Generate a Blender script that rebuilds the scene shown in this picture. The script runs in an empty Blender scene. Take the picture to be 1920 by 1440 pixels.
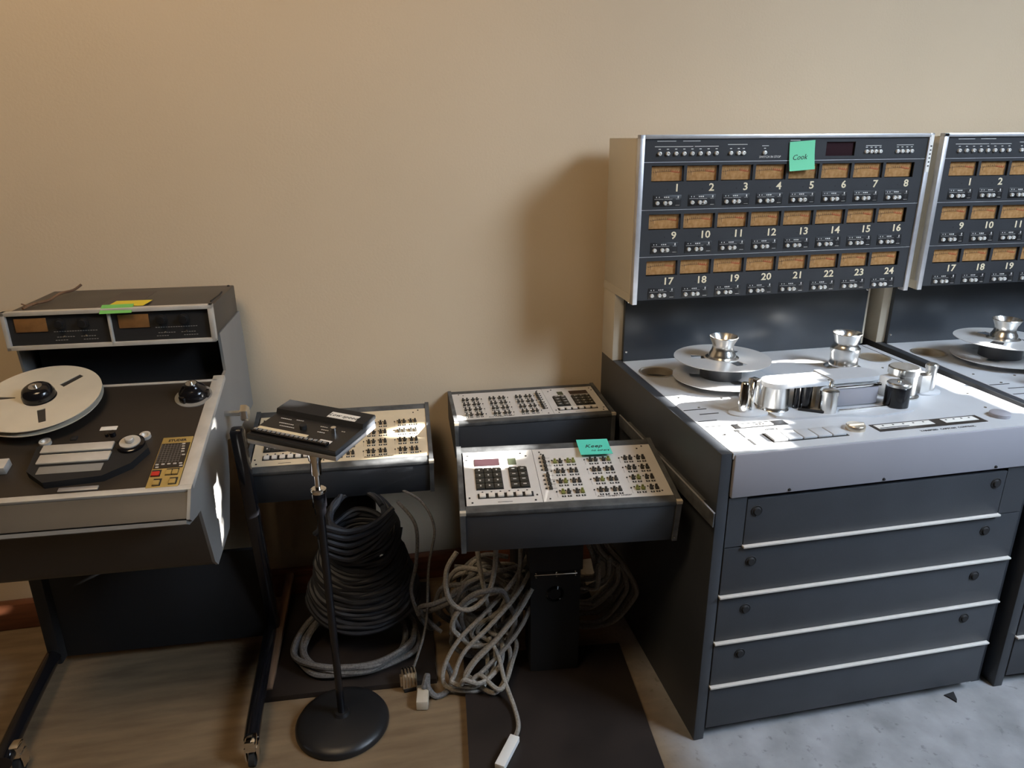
import bpy, bmesh, math, random
from mathutils import Matrix, Vector
random.seed(7)
PI = math.pi
scene = bpy.context.scene
C = scene.collection

# ------------------------------------------------------------------ camera
cam_data = bpy.data.cameras.new('camera')
cam = bpy.data.objects.new('camera', cam_data)
C.objects.link(cam)
yaw, pitch, roll = 0.2034, 0.3328, -0.0061
fwd = Vector((math.sin(yaw)*math.cos(pitch), math.cos(yaw)*math.cos(pitch), -math.sin(pitch)))
rgt = Vector((math.cos(yaw), -math.sin(yaw), 0))
up = rgt.cross(fwd)
r2 = rgt*math.cos(roll) + up*math.sin(roll)
u2 = -rgt*math.sin(roll) + up*math.cos(roll)
m = Matrix.Identity(4)
for i in range(3):
    m[i][0], m[i][1], m[i][2] = r2[i], u2[i], -fwd[i]
m.translation = Vector((-0.7464, -1.3232, 1.4797))
cam.matrix_world = m
cam_data.sensor_width = 36
cam_data.lens = 1341.4/1920*36
cam_data.clip_start = 0.02
scene.camera = cam

# ------------------------------------------------------------------ light and exposure
scene.view_settings.view_transform = 'Standard'
scene.view_settings.look = 'None'
scene.view_settings.gamma = 1
scene.view_settings.exposure = 0.0
world = bpy.data.worlds.new('world'); scene.world = world
world.use_nodes = True
world.node_tree.nodes['Background'].inputs[0].default_value = (0.55, 0.72, 1.0, 1)
world.node_tree.nodes['Background'].inputs[1].default_value = 1.2

def area(name, loc, target, sx, sy, power, col):
    l = bpy.data.lights.new(name, 'AREA'); l.shape = 'RECTANGLE'; l.size = sx; l.size_y = sy
    l.energy = power; l.color = col
    o = bpy.data.objects.new(name, l); C.objects.link(o); o.location = loc
    d = Vector(target) - Vector(loc)
    o.rotation_euler = d.to_track_quat('-Z', 'Y').to_euler()
    return o

wd = area('window_daylight', (2.22, -1.35, 2.62), (1.1, 0.0, 0.4), 1.5, 1.3, 90, (0.70, 0.83, 1.0))
wd.data.spread = math.radians(115)
area('ceiling_lamp_light', (-1.5, -0.65, 3.10), (-0.9, 0.75, 1.2), 0.9, 0.9, 38, (1.0, 0.74, 0.46))

SUN_DIR = Vector((-0.9, 0.27, -0.36)).normalized()
sl = bpy.data.lights.new('sun', 'SUN'); sl.energy = 90; sl.angle = math.radians(0.45); sl.color = (1.0, 0.97, 0.92)
so = bpy.data.objects.new('sun', sl); C.objects.link(so)
so.rotation_euler = SUN_DIR.to_track_quat('-Z', 'Y').to_euler(); so.location = (6, -2, 4)

# ------------------------------------------------------------------ materials
def mat(name, col, rough=0.5, metal=0.0, var=0.0, vscale=8, bump=0.0, bscale=60, coat=0.0, spec=0.5, col2=None, aniso=None):
    mt = bpy.data.materials.new(name); mt.use_nodes = True
    nt = mt.node_tree; b = nt.nodes['Principled BSDF']
    b.inputs['Roughness'].default_value = rough; b.inputs['Metallic'].default_value = metal
    b.inputs['Coat Weight'].default_value = coat; b.inputs['Specular IOR Level'].default_value = spec
    b.inputs['Base Color'].default_value = (*col, 1)
    tc = nt.nodes.new('ShaderNodeTexCoord')
    if var or col2:
        n = nt.nodes.new('ShaderNodeTexNoise'); n.inputs['Scale'].default_value = vscale; n.inputs['Detail'].default_value = 6
        mp = nt.nodes.new('ShaderNodeMapping'); nt.links.new(tc.outputs['Object'], mp.inputs['Vector'])
        if aniso: mp.inputs['Scale'].default_value = aniso
        nt.links.new(mp.outputs[0], n.inputs['Vector'])
        r = nt.nodes.new('ShaderNodeValToRGB')
        c2 = col2 or tuple(c*(1-var) for c in col); c1 = col if col2 else tuple(min(1, c*(1+var)) for c in col)
        r.color_ramp.elements[0].position = 0.35; r.color_ramp.elements[0].color = (*c2, 1)
        r.color_ramp.elements[1].position = 0.65; r.color_ramp.elements[1].color = (*c1, 1)
        nt.links.new(n.outputs['Fac'], r.inputs[0]); nt.links.new(r.outputs[0], b.inputs['Base Color'])
    if bump:
        n2 = nt.nodes.new('ShaderNodeTexNoise'); n2.inputs['Scale'].default_value = bscale; n2.inputs['Detail'].default_value = 4
        nt.links.new(tc.outputs['Object'], n2.inputs['Vector'])
        bp = nt.nodes.new('ShaderNodeBump'); bp.inputs['Strength'].default_value = bump; bp.inputs['Distance'].default_value = 0.002
        nt.links.new(n2.outputs['Fac'], bp.inputs['Height']); nt.links.new(bp.outputs[0], b.inputs['Normal'])
    return mt

M = dict(
    wall=mat('beige_plaster', (0.62, 0.50, 0.35), 0.85, var=0.03, vscale=1.3, bump=0.25, bscale=140),
    wall_other=mat('dark_brick', (0.10, 0.085, 0.07), 0.9),
    baseboard=mat('red_brown_wood', (0.13, 0.045, 0.02), 0.45, var=0.3, vscale=5, aniso=(1, 1, 12)),
    charcoal=mat('charcoal_paint', (0.040, 0.044, 0.051), 0.42, var=0.08, vscale=9, bump=0.12, bscale=500),
    charcoal_edge=mat('worn_charcoal_edge', (0.075, 0.078, 0.08), 0.55, var=0.35, vscale=25, bump=0.2, bscale=300),
    backpanel=mat('dark_slate_panel', (0.040, 0.046, 0.054), 0.27, var=0.12, vscale=4),
    faceplate=mat('slate_faceplate', (0.032, 0.034, 0.038), 0.55, var=0.06, vscale=12, spec=0.25),
    black=mat('black_plastic', (0.012, 0.012, 0.013), 0.4),
    matte_black=mat('matte_black', (0.010, 0.010, 0.011), 0.75),
    gloss_black=mat('gloss_black', (0.008, 0.008, 0.010), 0.16),
    brown_black=mat('faded_brown_black', (0.028, 0.022, 0.017), 0.45, var=0.12, vscale=6),
    deck=mat('painted_silver_deck', (0.50, 0.515, 0.535), 0.40, metal=0.0, var=0.05, vscale=5, bump=0.05, bscale=700),
    fascia=mat('pale_grey_fascia', (0.31, 0.305, 0.335), 0.5, var=0.02, vscale=4),
    alu=mat('brushed_aluminium', (0.62, 0.62, 0.64), 0.38, metal=0.7, var=0.06, vscale=30),
    chrome=mat('chrome', (0.82, 0.80, 0.76), 0.10, metal=1.0),
    button=mat('bright_button', (0.80, 0.80, 0.78), 0.3, metal=0.35),
    satin=mat('satin_steel', (0.80, 0.79, 0.76), 0.25, metal=1.0, var=0.06, vscale=40),
    brass=mat('brassy_steel', (0.74, 0.65, 0.52), 0.28, metal=0.85),
    beige=mat('beige_enamel', (0.52, 0.46, 0.36), 0.5, var=0.03, vscale=3, bump=0.1, bscale=300),
    housing810=mat('grey_brown_enamel', (0.072, 0.062, 0.052), 0.5, var=0.08, vscale=5),
    cheek=mat('grey_enamel', (0.24, 0.235, 0.225), 0.45, var=0.06, vscale=4),
    frame810=mat('pale_cast_frame', (0.60, 0.58, 0.54), 0.45, metal=0.3, var=0.08, vscale=20),
    white=mat('white_paper', (0.75, 0.74, 0.70), 0.7),
    print=mat('white_print', (0.62, 0.61, 0.58), 0.6),
    cream=mat('cream_print', (0.72, 0.63, 0.44), 0.6),
    ink=mat('dark_ink', (0.02, 0.02, 0.02), 0.7),
    red=mat('red_key', (0.55, 0.03, 0.02), 0.4),
    reelmetal=mat('reel_aluminium', (0.60, 0.60, 0.60), 0.36, metal=0.25, var=0.05, vscale=9),
    reelwarm=mat('matte_reel_flange', (0.68, 0.63, 0.52), 0.5, metal=0.2, var=0.06, vscale=7),
    tape=mat('tape_pack', (0.035, 0.033, 0.030), 0.35),
    panel_white=mat('pale_control_panel', (0.60, 0.57, 0.53), 0.45, var=0.03, vscale=20),
    panel_amber=mat('aged_cream_panel', (0.66, 0.55, 0.38), 0.45, var=0.04, vscale=20),
    gold=mat('gold_panel', (0.50, 0.36, 0.12), 0.4, metal=0.3, var=0.06, vscale=30),
    key_dark=mat('dark_key', (0.030, 0.030, 0.026), 0.35),
    key_white=mat('ivory_key', (0.70, 0.65, 0.58), 0.4),
    knob_dark=mat('dark_switch', (0.035, 0.033, 0.028), 0.4),
    knob_olive=mat('olive_switch', (0.16, 0.17, 0.04), 0.35),
    display=mat('smoked_display', (0.030, 0.015, 0.018), 0.15),
    greendisplay=mat('green_display', (0.07, 0.08, 0.05), 0.2),
    teal=mat('teal_note', (0.10, 0.62, 0.47), 0.75),
    green=mat('mint_note', (0.16, 0.62, 0.36), 0.75),
    grass=mat('grass_green_note', (0.17, 0.50, 0.12), 0.75),
    yellow=mat('yellow_note', (0.72, 0.58, 0.04), 0.75),
    ptape=mat('brown_tape_patch', (0.06, 0.045, 0.04), 0.45),
    cable_dark=mat('dark_cable', (0.022, 0.024, 0.030), 0.55, var=0.2, vscale=30),
    cable_grey=mat('grey_braided_cable', (0.27, 0.25, 0.22), 0.75, var=0.22, vscale=200, bump=0.5, bscale=450),
    cable_mid=mat('dull_grey_cable', (0.13, 0.125, 0.12), 0.7, var=0.3, vscale=200),
    wood=mat('wood_plank', (0.16, 0.09, 0.05), 0.6, var=0.3, vscale=8, aniso=(8, 1, 1)),
    base_brown=mat('dark_brown_board', (0.018, 0.013, 0.011), 0.5, var=0.3, vscale=7),
    rubber=mat('rubber', (0.015, 0.015, 0.015), 0.8),
)

def meter_material():
    mt = bpy.data.materials.new('amber_meter_scale'); mt.use_nodes = True
    nt = mt.node_tree; b = nt.nodes['Principled BSDF']; b.inputs['Roughness'].default_value = 0.75; b.inputs['Specular IOR Level'].default_value = 0.15
    tc = nt.nodes.new('ShaderNodeTexCoord'); sp = nt.nodes.new('ShaderNodeSeparateXYZ'); nt.links.new(tc.outputs['Object'], sp.inputs[0])
    n = nt.nodes.new('ShaderNodeTexNoise'); n.inputs['Scale'].default_value = 90; n.inputs['Detail'].default_value = 5
    nt.links.new(tc.outputs['Object'], n.inputs['Vector'])
    r = nt.nodes.new('ShaderNodeValToRGB'); r.color_ramp.elements[0].position = .3; r.color_ramp.elements[1].position = .7
    r.color_ramp.elements[0].color = (0.30, 0.150, 0.050, 1); r.color_ramp.elements[1].color = (0.45, 0.255, 0.105, 1)
    nt.links.new(n.outputs['Fac'], r.inputs[0]); nt.links.new(r.outputs[0], b.inputs['Base Color'])
    return mt
M['meter'] = meter_material()
M['meter_red'] = mat('red_scale_print', (0.38, 0.04, 0.01), 0.5)
M['meter_brown'] = mat('brown_scale_print', (0.10, 0.045, 0.015), 0.5)
M['meter_dim'] = mat('dim_amber_meter', (0.22, 0.11, 0.04), 0.3, var=0.1, vscale=60)

def floor_material():
    mt = bpy.data.materials.new('plywood_and_concrete_floor'); mt.use_nodes = True
    nt = mt.node_tree; L = nt.links; b = nt.nodes['Principled BSDF']; b.inputs['Roughness'].default_value = 0.7
    tc = nt.nodes.new('ShaderNodeTexCoord'); sp = nt.nodes.new('ShaderNodeSeparateXYZ'); L.new(tc.outputs['Object'], sp.inputs[0])
    def noise(scale, det, sc=(1, 1, 1)):
        mp = nt.nodes.new('ShaderNodeMapping'); mp.inputs['Scale'].default_value = sc; L.new(tc.outputs['Object'], mp.inputs[0])
        n = nt.nodes.new('ShaderNodeTexNoise'); n.inputs['Scale'].default_value = scale; n.inputs['Detail'].default_value = det
        L.new(mp.outputs[0], n.inputs['Vector']); return n.outputs['Fac']
    def ramp(f, a, ca, c, cc):
        r = nt.nodes.new('ShaderNodeValToRGB'); r.color_ramp.elements[0].position = a; r.color_ramp.elements[1].position = c
        r.color_ramp.elements[0].color = (*ca, 1); r.color_ramp.elements[1].color = (*cc, 1); L.new(f, r.inputs[0]); return r.outputs[0]
    wood = ramp(noise(5, 8, (1.0, 6, 1)), .3, (0.150, 0.100, 0.055), .7, (0.235, 0.165, 0.095))
    conc = ramp(noise(9, 8), .3, (0.20, 0.20, 0.205), .7, (0.34, 0.34, 0.35))
    spots = ramp(noise(38, 3), .30, (0.35, 0.35, 0.35), .38, (1, 1, 1))
    mm = nt.nodes.new('ShaderNodeMix'); mm.data_type = 'RGBA'; mm.blend_type = 'MULTIPLY'; mm.inputs[0].default_value = 0.5
    L.new(conc, mm.inputs['A']); L.new(spots, mm.inputs['B'])
    mr = nt.nodes.new('ShaderNodeMapRange'); mr.inputs['From Min'].default_value = -0.10; mr.inputs['From Max'].default_value = 0.02
    L.new(sp.outputs['X'], mr.inputs['Value'])
    mx = nt.nodes.new('ShaderNodeMix'); mx.data_type = 'RGBA'
    L.new(mr.outputs[0], mx.inputs[0]); L.new(wood, mx.inputs['A']); L.new(mm.outputs['Result'], mx.inputs['B'])
    L.new(mx.outputs['Result'], b.inputs['Base Color'])
    bp = nt.nodes.new('ShaderNodeBump'); bp.inputs['Strength'].default_value = 0.35; bp.inputs['Distance'].default_value = 0.004
    L.new(noise(60, 6), bp.inputs['Height']); L.new(bp.outputs[0], b.inputs['Normal'])
    return mt
M['floor'] = floor_material()

# ------------------------------------------------------------------ mesh helpers
class MB:
    def __init__(s, mtx=None): s.v = []; s.f = []; s.sm = []; s.m = mtx or Matrix.Identity(4)
    def add(s, vs, fs, smooth=False, mtx=None):
        o = len(s.v); mm = s.m @ mtx if mtx is not None else s.m
        s.v += [mm @ Vector(p) for p in vs]; s.f += [tuple(i+o for i in f) for f in fs]; s.sm += [smooth]*len(fs); return s
    def box(s, x0, x1, y0, y1, z0, z1, bev=0.0, mtx=None, seg=2):
        bm = bmesh.new()
        vs = [bm.verts.new(p) for p in ((x0,y0,z0),(x1,y0,z0),(x1,y1,z0),(x0,y1,z0),(x0,y0,z1),(x1,y0,z1),(x1,y1,z1),(x0,y1,z1))]
        for f in ((0,3,2,1),(4,5,6,7),(0,1,5,4),(1,2,6,5),(2,3,7,6),(3,0,4,7)): bm.faces.new([vs[i] for i in f])
        if bev: bmesh.ops.bevel(bm, geom=bm.edges[:], offset=bev, segments=seg, affect='EDGES', profile=0.5)
        bm.verts.index_update()
        s.add([v.co.copy() for v in bm.verts], [[v.index for v in f.verts] for f in bm.faces], False, mtx); bm.free(); return s
    def lathe(s, prof, c=(0, 0, 0), seg=32, mtx=None, smooth=True, sx=1, sy=1, caps=True):
        vs = []; fs = []; n = len(prof)
        for k in range(seg):
            a = 2*PI*k/seg
            for r, z in prof: vs.append((c[0]+r*math.cos(a)*sx, c[1]+r*math.sin(a)*sy, c[2]+z))
        for k in range(seg):
            k2 = (k+1) % seg
            for i in range(n-1):
                fs.append((k*n+i, k2*n+i, k2*n+i+1, k*n+i+1))
        if caps and prof[0][0] > 1e-6: fs.append([k*n for k in range(seg)][::-1])
        if caps and prof[-1][0] > 1e-6: fs.append([k*n+n-1 for k in range(seg)])
        return s.add(vs, fs, smooth, mtx)
    def cyl(s, c, r, h, seg=24, mtx=None, bev=0.0, smooth=True):
        b = min(bev, r*.4, h*.4)
        prof = [(r, 0), (r, h)] if not b else [(r-b, 0), (r, b), (r, h-b), (r-b, h)]
        return s.lathe(prof, c, seg, mtx, smooth)
    def prism(s, poly, lo, hi, axis='z', mtx=None, smooth=False):
        n = len(poly)
        def P(a, b, w): return {'z': (a, b, w), 'x': (w, a, b), 'y': (a, w, b)}[axis]
        vs = [P(a, b, lo) for a, b in poly] + [P(a, b, hi) for a, b in poly]
        fs = [tuple(range(n))[::-1], tuple(range(n, 2*n))] + [(i, (i+1) % n, (i+1) % n+n, i+n) for i in range(n)]
        return s.add(vs, fs, smooth, mtx)
    def tube(s, pts, r, seg=8, closed=False):
        pts = [Vector(p) for p in pts]; n = len(pts); vs = []; fs = []
        nrm = None
        for i, p in enumerate(pts):
            a = pts[(i-1) % n] if closed or i else pts[0]; b = pts[(i+1) % n] if closed or i < n-1 else pts[-1]
            t = (b-a).normalized() if (b-a).length > 1e-9 else Vector((0, 0, 1))
            if nrm is None: nrm = t.orthogonal().normalized()
            nrm = (nrm - t*nrm.dot(t)).normalized(); bn = t.cross(nrm)
            rr = r(i/(n-1)) if callable(r) else r
            for k in range(seg):
                an = 2*PI*k/seg; vs.append(p + nrm*math.cos(an)*rr + bn*math.sin(an)*rr)
        m_ = n if closed else n-1
        for i in range(m_):
            j = (i+1) % n
            for k in range(seg):
                k2 = (k+1) % seg; fs.append((i*seg+k, i*seg+k2, j*seg+k2, j*seg+k))
        if not closed:
            fs.append(tuple(range(seg))[::-1]); fs.append(tuple((n-1)*seg+k for k in range(seg)))
        return s.add(vs, fs, True)
    def build(s, name, material, parent=None):
        me = bpy.data.meshes.new(name); me.from_pydata([tuple(v) for v in s.v], [], s.f)
        me.polygons.foreach_set('use_smooth', s.sm)
        bm = bmesh.new(); bm.from_mesh(me); bmesh.ops.recalc_face_normals(bm, faces=bm.faces[:]); bm.to_mesh(me); bm.free()
        try: me.set_sharp_from_angle(angle=math.radians(40))
        except Exception: pass
        me.materials.append(M[material] if isinstance(material, str) else material)
        o = bpy.data.objects.new(name, me); C.objects.link(o)
        if parent is not None: o.parent = parent
        return o

def tag(o, label=None, cat=None, group=None, kind=None):
    if label: o['label'] = label
    if cat: o['category'] = cat
    if group: o['group'] = group
    if kind: o['kind'] = kind
    return o
def empty(name, loc, rz=0, label=None, cat=None, group=None):
    o = bpy.data.objects.new(name, None); C.objects.link(o); o.empty_display_size = 0.05
    o.location = loc; o.rotation_euler = (0, 0, rz); return tag(o, label, cat, group)
def struct(mb, name, material):
    return tag(mb.build(name, material), kind='structure')
def inst(o, loc, parent, name=None):
    c = o.copy(); C.objects.link(c); c.parent = parent; c.location = loc; return c
def smooth_path(pts, sub=8, closed=False):
    P = [Vector(p) for p in pts]; n = len(P); out = []
    rng = range(n) if closed else range(n-1)
    for i in rng:
        p0 = P[(i-1) % n] if closed or i else P[0]; p1 = P[i]; p2 = P[(i+1) % n]; p3 = P[(i+2) % n] if closed or i+2 < n else P[-1]
        for k in range(sub):
            t = k/sub
            out.append(0.5*((2*p1)+(-p0+p2)*t+(2*p0-5*p1+4*p2-p3)*t*t+(-p0+3*p1-3*p2+p3)*t**3))
    if not closed: out.append(P[-1])
    return out
def text_mesh(txt, size, mtx, align='CENTER', depth=0.0003, shear=0.0, bold=0.0):
    cu = bpy.data.curves.new('t', 'FONT'); cu.body = txt; cu.size = size; cu.align_x = align; cu.align_y = 'CENTER'
    cu.extrude = depth; cu.resolution_u = 2; cu.shear = shear; cu.offset = bold
    o = bpy.data.objects.new('t', cu); C.objects.link(o)
    bpy.context.view_layer.update()
    me = bpy.data.meshes.new_from_object(o.evaluated_get(bpy.context.evaluated_depsgraph_get()))
    vs = [mtx @ v.co for v in me.vertices]; fs = [tuple(p.vertices) for p in me.polygons]
    C.objects.unlink(o); bpy.data.objects.remove(o); bpy.data.curves.remove(cu); bpy.data.meshes.remove(me)
    return vs, fs
def plate(outer, holes, z0, z1):
    cu = bpy.data.curves.new('p', 'CURVE'); cu.dimensions = '2D'; cu.fill_mode = 'BOTH'; cu.extrude = (z1-z0)/2
    for poly in [outer]+holes:
        sp = cu.splines.new('POLY'); sp.points.add(len(poly)-1); sp.use_cyclic_u = True
        for i, (x, y) in enumerate(poly): sp.points[i].co = (x, y, 0, 1)
    o = bpy.data.objects.new('p', cu); C.objects.link(o); bpy.context.view_layer.update()
    me = bpy.data.meshes.new_from_object(o.evaluated_get(bpy.context.evaluated_depsgraph_get()))
    vs = [v.co+Vector((0, 0, (z0+z1)/2)) for v in me.vertices]; fs = [tuple(p.vertices) for p in me.polygons]
    C.objects.unlink(o); bpy.data.objects.remove(o); bpy.data.curves.remove(cu); bpy.data.meshes.remove(me)
    return vs, fs
def circ(cx, cy, r, n=48): return [(cx+r*math.cos(2*PI*k/n), cy+r*math.sin(2*PI*k/n)) for k in range(n)]
FRONT = lambda x, y, z: Matrix.Translation((x, y, z)) @ Matrix.Rotation(PI/2, 4, 'X')     # text standing on a wall-like face looking towards -y
def tilt(oz, phi): return Matrix.Translation((0, 0, oz)) @ Matrix.Rotation(phi, 4, 'X')
R = Matrix.Rotation

# ------------------------------------------------------------------ the room
WY = 0.90
struct(MB().box(-3.6, 2.35, -3.1, WY+.12, -0.1, 0), 'floor', 'floor')
struct(MB().box(-3.6, 2.35, WY, WY+.12, 0, 3.35), 'wall_back', 'wall')
struct(MB().box(-3.72, -3.6, -3.1, WY+.12, 0, 3.35), 'wall_left', 'wall_other')
struct(MB().box(-3.6, 2.35, -3.22, -3.1, 0, 3.35), 'wall_front', 'wall_other')
struct(MB().box(-3.72, 2.4, -3.22, WY+.12, 3.25, 3.35), 'ceiling', 'wall_other')
bb = MB().box(-3.6, 2.3, WY-.035, WY-.001, 0, .092, .004); struct(bb, 'baseboard_back', 'baseboard')
# right wall with two window openings
w = MB()
w.box(2.3, 2.4, -3.1, WY, 0, 1.2).box(2.3, 2.4, -3.1, WY, 3.15, 3.25).box(2.3, 2.4, -3.1, -1.95, 1.2, 3.15)
w.box(2.3, 2.4, -.80, .42, 2.25, 3.15).box(2.3, 2.4, .42, WY, 1.2, 3.15).box(2.3, 2.4, -1.95, -.80, 1.2, 2.05).box(2.3, 2.4, -.80, -.76, 1.2, 2.25).box(2.3, 2.4, -.76, .42, 1.2, 1.34)
struct(w, 'wall_right', 'wall_other')
for i, (a, b, z0, z1) in enumerate(((-.76, .42, 1.34, 2.25), (-1.95, -.80, 2.05, 3.15))):
    f = MB().box(2.285, 2.4, a, a+.02, z0, z1).box(2.285, 2.4, b-.02, b, z0, z1).box(2.285, 2.4, a, b, z0, z0+.02).box(2.285, 2.4, a, b, z1-.02, z1)
    struct(f, 'window_%d' % (i+1), 'white')

struct(MB().box(2.33, 2.34, -1.94, -.81, 2.06, 3.14), 'window_4', 'white')  # added opaque pane, unseen: stops the sun leaking through the second opening

# ---- added unseen sheet in the right-hand opening, holes shaped to cast the sun patches
def tframe(o, psi, phi):
    c, s = math.cos(psi), math.sin(psi); a = Vector((c, s, 0)); b = Vector((-s, c, 0)); z = Vector((0, 0, 1))
    S = b*math.cos(phi)+z*math.sin(phi); O = Vector(o)
    return lambda A, q: tuple(O+a*A+S*q)
T3 = tframe((-.57, .13, .661), -.103, .157); T2 = tframe((-.517, .632, .678), -.041, .032); T1 = tframe((-1.115, .581, .602), -.053, .289)
D = .812
lit = [
    [(.03, .02, D), (.16, .0, D), (.19, .09, D), (.25, .15, D), (.13, .165, D), (.03, .19, D)],
    [(.03, .27, D), (.13, .275, D), (.2, .30, D), (.2, .345, D), (.10, .36, D), (.03, .33, D)],
    [(.33, .555, D), (.60, .545, D), (.62, .575, D), (.60, .60, D), (.33, .61, D)],
    [(.235, .19, .895), (.36, .19, .895), (.42, .31, .895), (.235, .31, .895)],
    [(.80, .43, D), (.89, .48, D), (.89, .02, D), (.865, .05, D)],
    [(.62, .20, .895), (.70, .20, .895), (.70, .28, .895), (.62, .28, .895)],
    [T3(.0, .277), T3(.20, .277), T3(.15, .225), T3(.11, .17), T3(.03, .19), T3(.0, .24)],
    [T2(.012, .0), T2(.16, .0), T2(.10, .035), T2(.012, .05)],
    [T1(.41, .125), T1(.50, .115), T1(.53, .15), T1(.49, .175), T1(.41, .155)],
    [T1(.33, .010), T1(.525, .006), T1(.525, .03), T1(.36, .022)],
    [(-1.14, .335, .705), (-1.14, .375, .70), (-1.14, .385, .64), (-1.14, .345, .585), (-1.14, .33, .60)],
    [(-1.14, .31, .555), (-1.14, .37, .575), (-1.14, .35, .545), (-1.14, .30, .525)],
    [(-1.15, .40, .80), (-1.15, .46, .825), (-1.15, .46, .815), (-1.15, .40, .79)],
]
def topl(p):
    k = (2.32-p[0])/(-SUN_DIR.x); return (p[1]-SUN_DIR.y*k, p[2]-SUN_DIR.z*k)
polys = [[topl(p) for p in q] for q in lit]
print('GAPS', [(round(min(a[0] for a in q),2), round(max(a[0] for a in q),2), round(min(a[1] for a in q),2), round(max(a[1] for a in q),2)) for q in polys])
def inside(y, z, q):
    c = False; j = len(q)-1
    for i in range(len(q)):
        if (q[i][1] > z) != (q[j][1] > z) and y < (q[j][0]-q[i][0])*(z-q[i][1])/(q[j][1]-q[i][1])+q[i][0]: c = not c
        j = i
    return c
st = 0.01; vs = []; fs = []; idx = {}
ny, nz = int(1.18/st), int(.91/st)
def vid(i, j):
    if (i, j) not in idx: idx[(i, j)] = len(vs); vs.append((2.32, -.76+i*st, 1.34+j*st))
    return idx[(i, j)]
for i in range(ny):
    for j in range(nz):
        y, z = -.76+(i+.5)*st, 1.34+(j+.5)*st
        if any(inside(y, z, q) for q in polys): continue
        fs.append((vid(i, j), vid(i+1, j), vid(i+1, j+1), vid(i, j+1)))
gobo = struct(MB().add(vs, fs), 'window_3', 'white')
md = gobo.modifiers.new('thick', 'SOLIDIFY'); md.thickness = 0.002

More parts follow.
